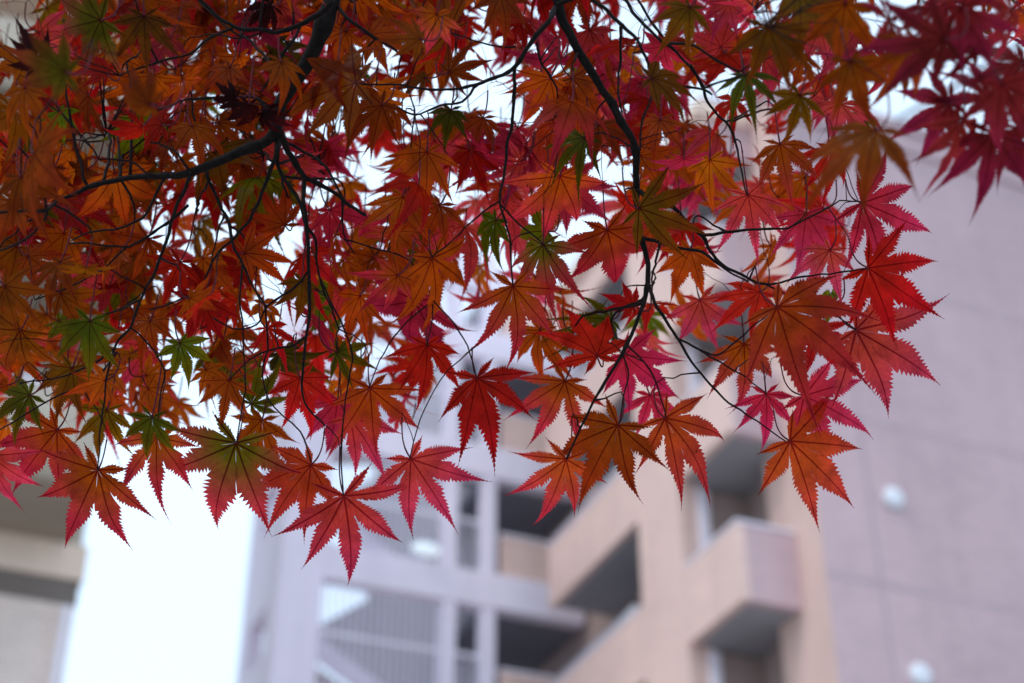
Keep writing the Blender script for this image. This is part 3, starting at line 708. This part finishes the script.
# grow twigs from the nearest wood to each stalk
todo = list(heads); tw = []
import mathutils
pending = todo[:]
def kd_build():
    kd = mathutils.kdtree.KDTree(len(nodes))
    for i, q in enumerate(nodes): kd.insert(q[0], i)
    kd.balance(); return kd
while pending:
    kd = kd_build(); res = []
    for h in pending:
        co, idx, dist = kd.find(h[0]); res.append((dist, idx, h))
    res.sort(key=lambda r: r[0]); batch = res[:max(12, len(res)//6)]
    for dist, idx, (p, dr) in batch:
        q, qr = nodes[idx]; dv = dr.normalized(); n_ = max(3, int(dist/.008)); P = []
        bow = Vector((lrng.uniform(-1,1), lrng.uniform(-1,1), lrng.uniform(-.2,1)))*dist*.10
        for k in range(n_+1):
            t = k/n_; c1 = q.lerp(p, .35)+bow; c2 = p + dv*dist*.30
            pt = q*(1-t)**3 + c1*3*t*(1-t)**2 + c2*3*t*t*(1-t) + p*t**3
            if 0 < k < n_: pt = pt + Vector((lrng.gauss(0,1), lrng.gauss(0,1), lrng.gauss(0,1)))*.0006
            P.append(pt)
        r0 = min(qr*.8, .0010 + dist*.004); tw.append((dist, P, r0))
        for pt in P[1:]: nodes.append((pt, r0*.8))
    pending = [r[2] for r in res[len(batch):]]
tw.sort(key=lambda a: -a[0])
rest = MB(); nt_named = 100 - sum(1 for b in BR if b[1] <= 3.9)
for i, (dist, P, r0) in enumerate(tw):
    rad = [r0*(1-.45*k/(len(P)-1))*(1+.25*(lrng.random() < .12)) for k in range(len(P))]
    if i < nt_named: MB().tube([p-tbase for p in P], rad, 6).build('twig', M['twig'], tree, smooth=True)
    else: rest.tube([p-tbase for p in P], rad, 5)
rest.build('fine_twigs', M['twig'], tree, smooth=True)['kind'] = 'stuff'
print('leaves', len(LV), len(fill), 'twigs', len(tw), 'verts', len(massV))

# ------------------------------------------------------------------ world, sun, camera
SUN_AZ, SUN_EL = R(-132), R(46)
wd = bpy.data.worlds.new('World'); scn.world = wd; wd.use_nodes = True; nt = wd.node_tree; L = nt.links
bg = nt.nodes['Background']; sky = nn(nt, 'ShaderNodeTexSky', sky_type='NISHITA'); sky.sun_disc = False
sky.sun_elevation = SUN_EL; sky.sun_rotation = SUN_AZ % (2*pi)
tc = nn(nt, 'ShaderNodeTexCoord'); n1 = nn(nt, 'ShaderNodeTexNoise'); n1.inputs['Scale'].default_value = 2.2; n1.inputs['Detail'].default_value = 7
L.new(tc.outputs['Generated'], n1.inputs['Vector'])
r = nn(nt, 'ShaderNodeMapRange'); r.inputs[1].default_value = .32; r.inputs[2].default_value = .6; r.inputs[3].default_value = .62; r.inputs[4].default_value = .95; L.new(n1.outputs[0], r.inputs[0])
mx = nn(nt, 'ShaderNodeMix', data_type='RGBA'); L.new(r.outputs[0], mx.inputs[0]); L.new(sky.outputs[0], mx.inputs[6]); mx.inputs[7].default_value = (6.4, 8.1, 10.1, 1)
L.new(mx.outputs[2], bg.inputs[0]); bg.inputs[1].default_value = .155
sl = bpy.data.lights.new('sun', 'SUN'); sl.energy = 1.0; sl.angle = R(14); sl.color = (1, .93, .84)
so_ = bpy.data.objects.new('sun', sl); C.objects.link(so_)
dirv = Vector((sin(SUN_AZ)*cos(SUN_EL), cos(SUN_AZ)*cos(SUN_EL), sin(SUN_EL)))
so_.rotation_euler = dirv.to_track_quat('Z', 'Y').to_euler(); so_.location = (0, 0, 30)
cd = bpy.data.cameras.new('camera'); cam = bpy.data.objects.new('camera', cd); C.objects.link(cam)
cam.location = CAM; cam.rotation_euler = (pi/2+PITCH, 0, 0); cd.sensor_width = 36; cd.lens = F/W*36
cd.clip_start = .05; cd.clip_end = 2000
cd.dof.use_dof = True; cd.dof.focus_distance = FOCUS; cd.dof.aperture_fstop = 4.6; cd.dof.aperture_blades = 7
scn.camera = cam
scn.view_settings.view_transform = 'Standard'; scn.view_settings.look = 'None'; scn.view_settings.exposure = 0
scn.cycles.max_bounces = 12; scn.cycles.transmission_bounces = 12; scn.cycles.diffuse_bounces = 6
scn.cycles.use_denoising = True
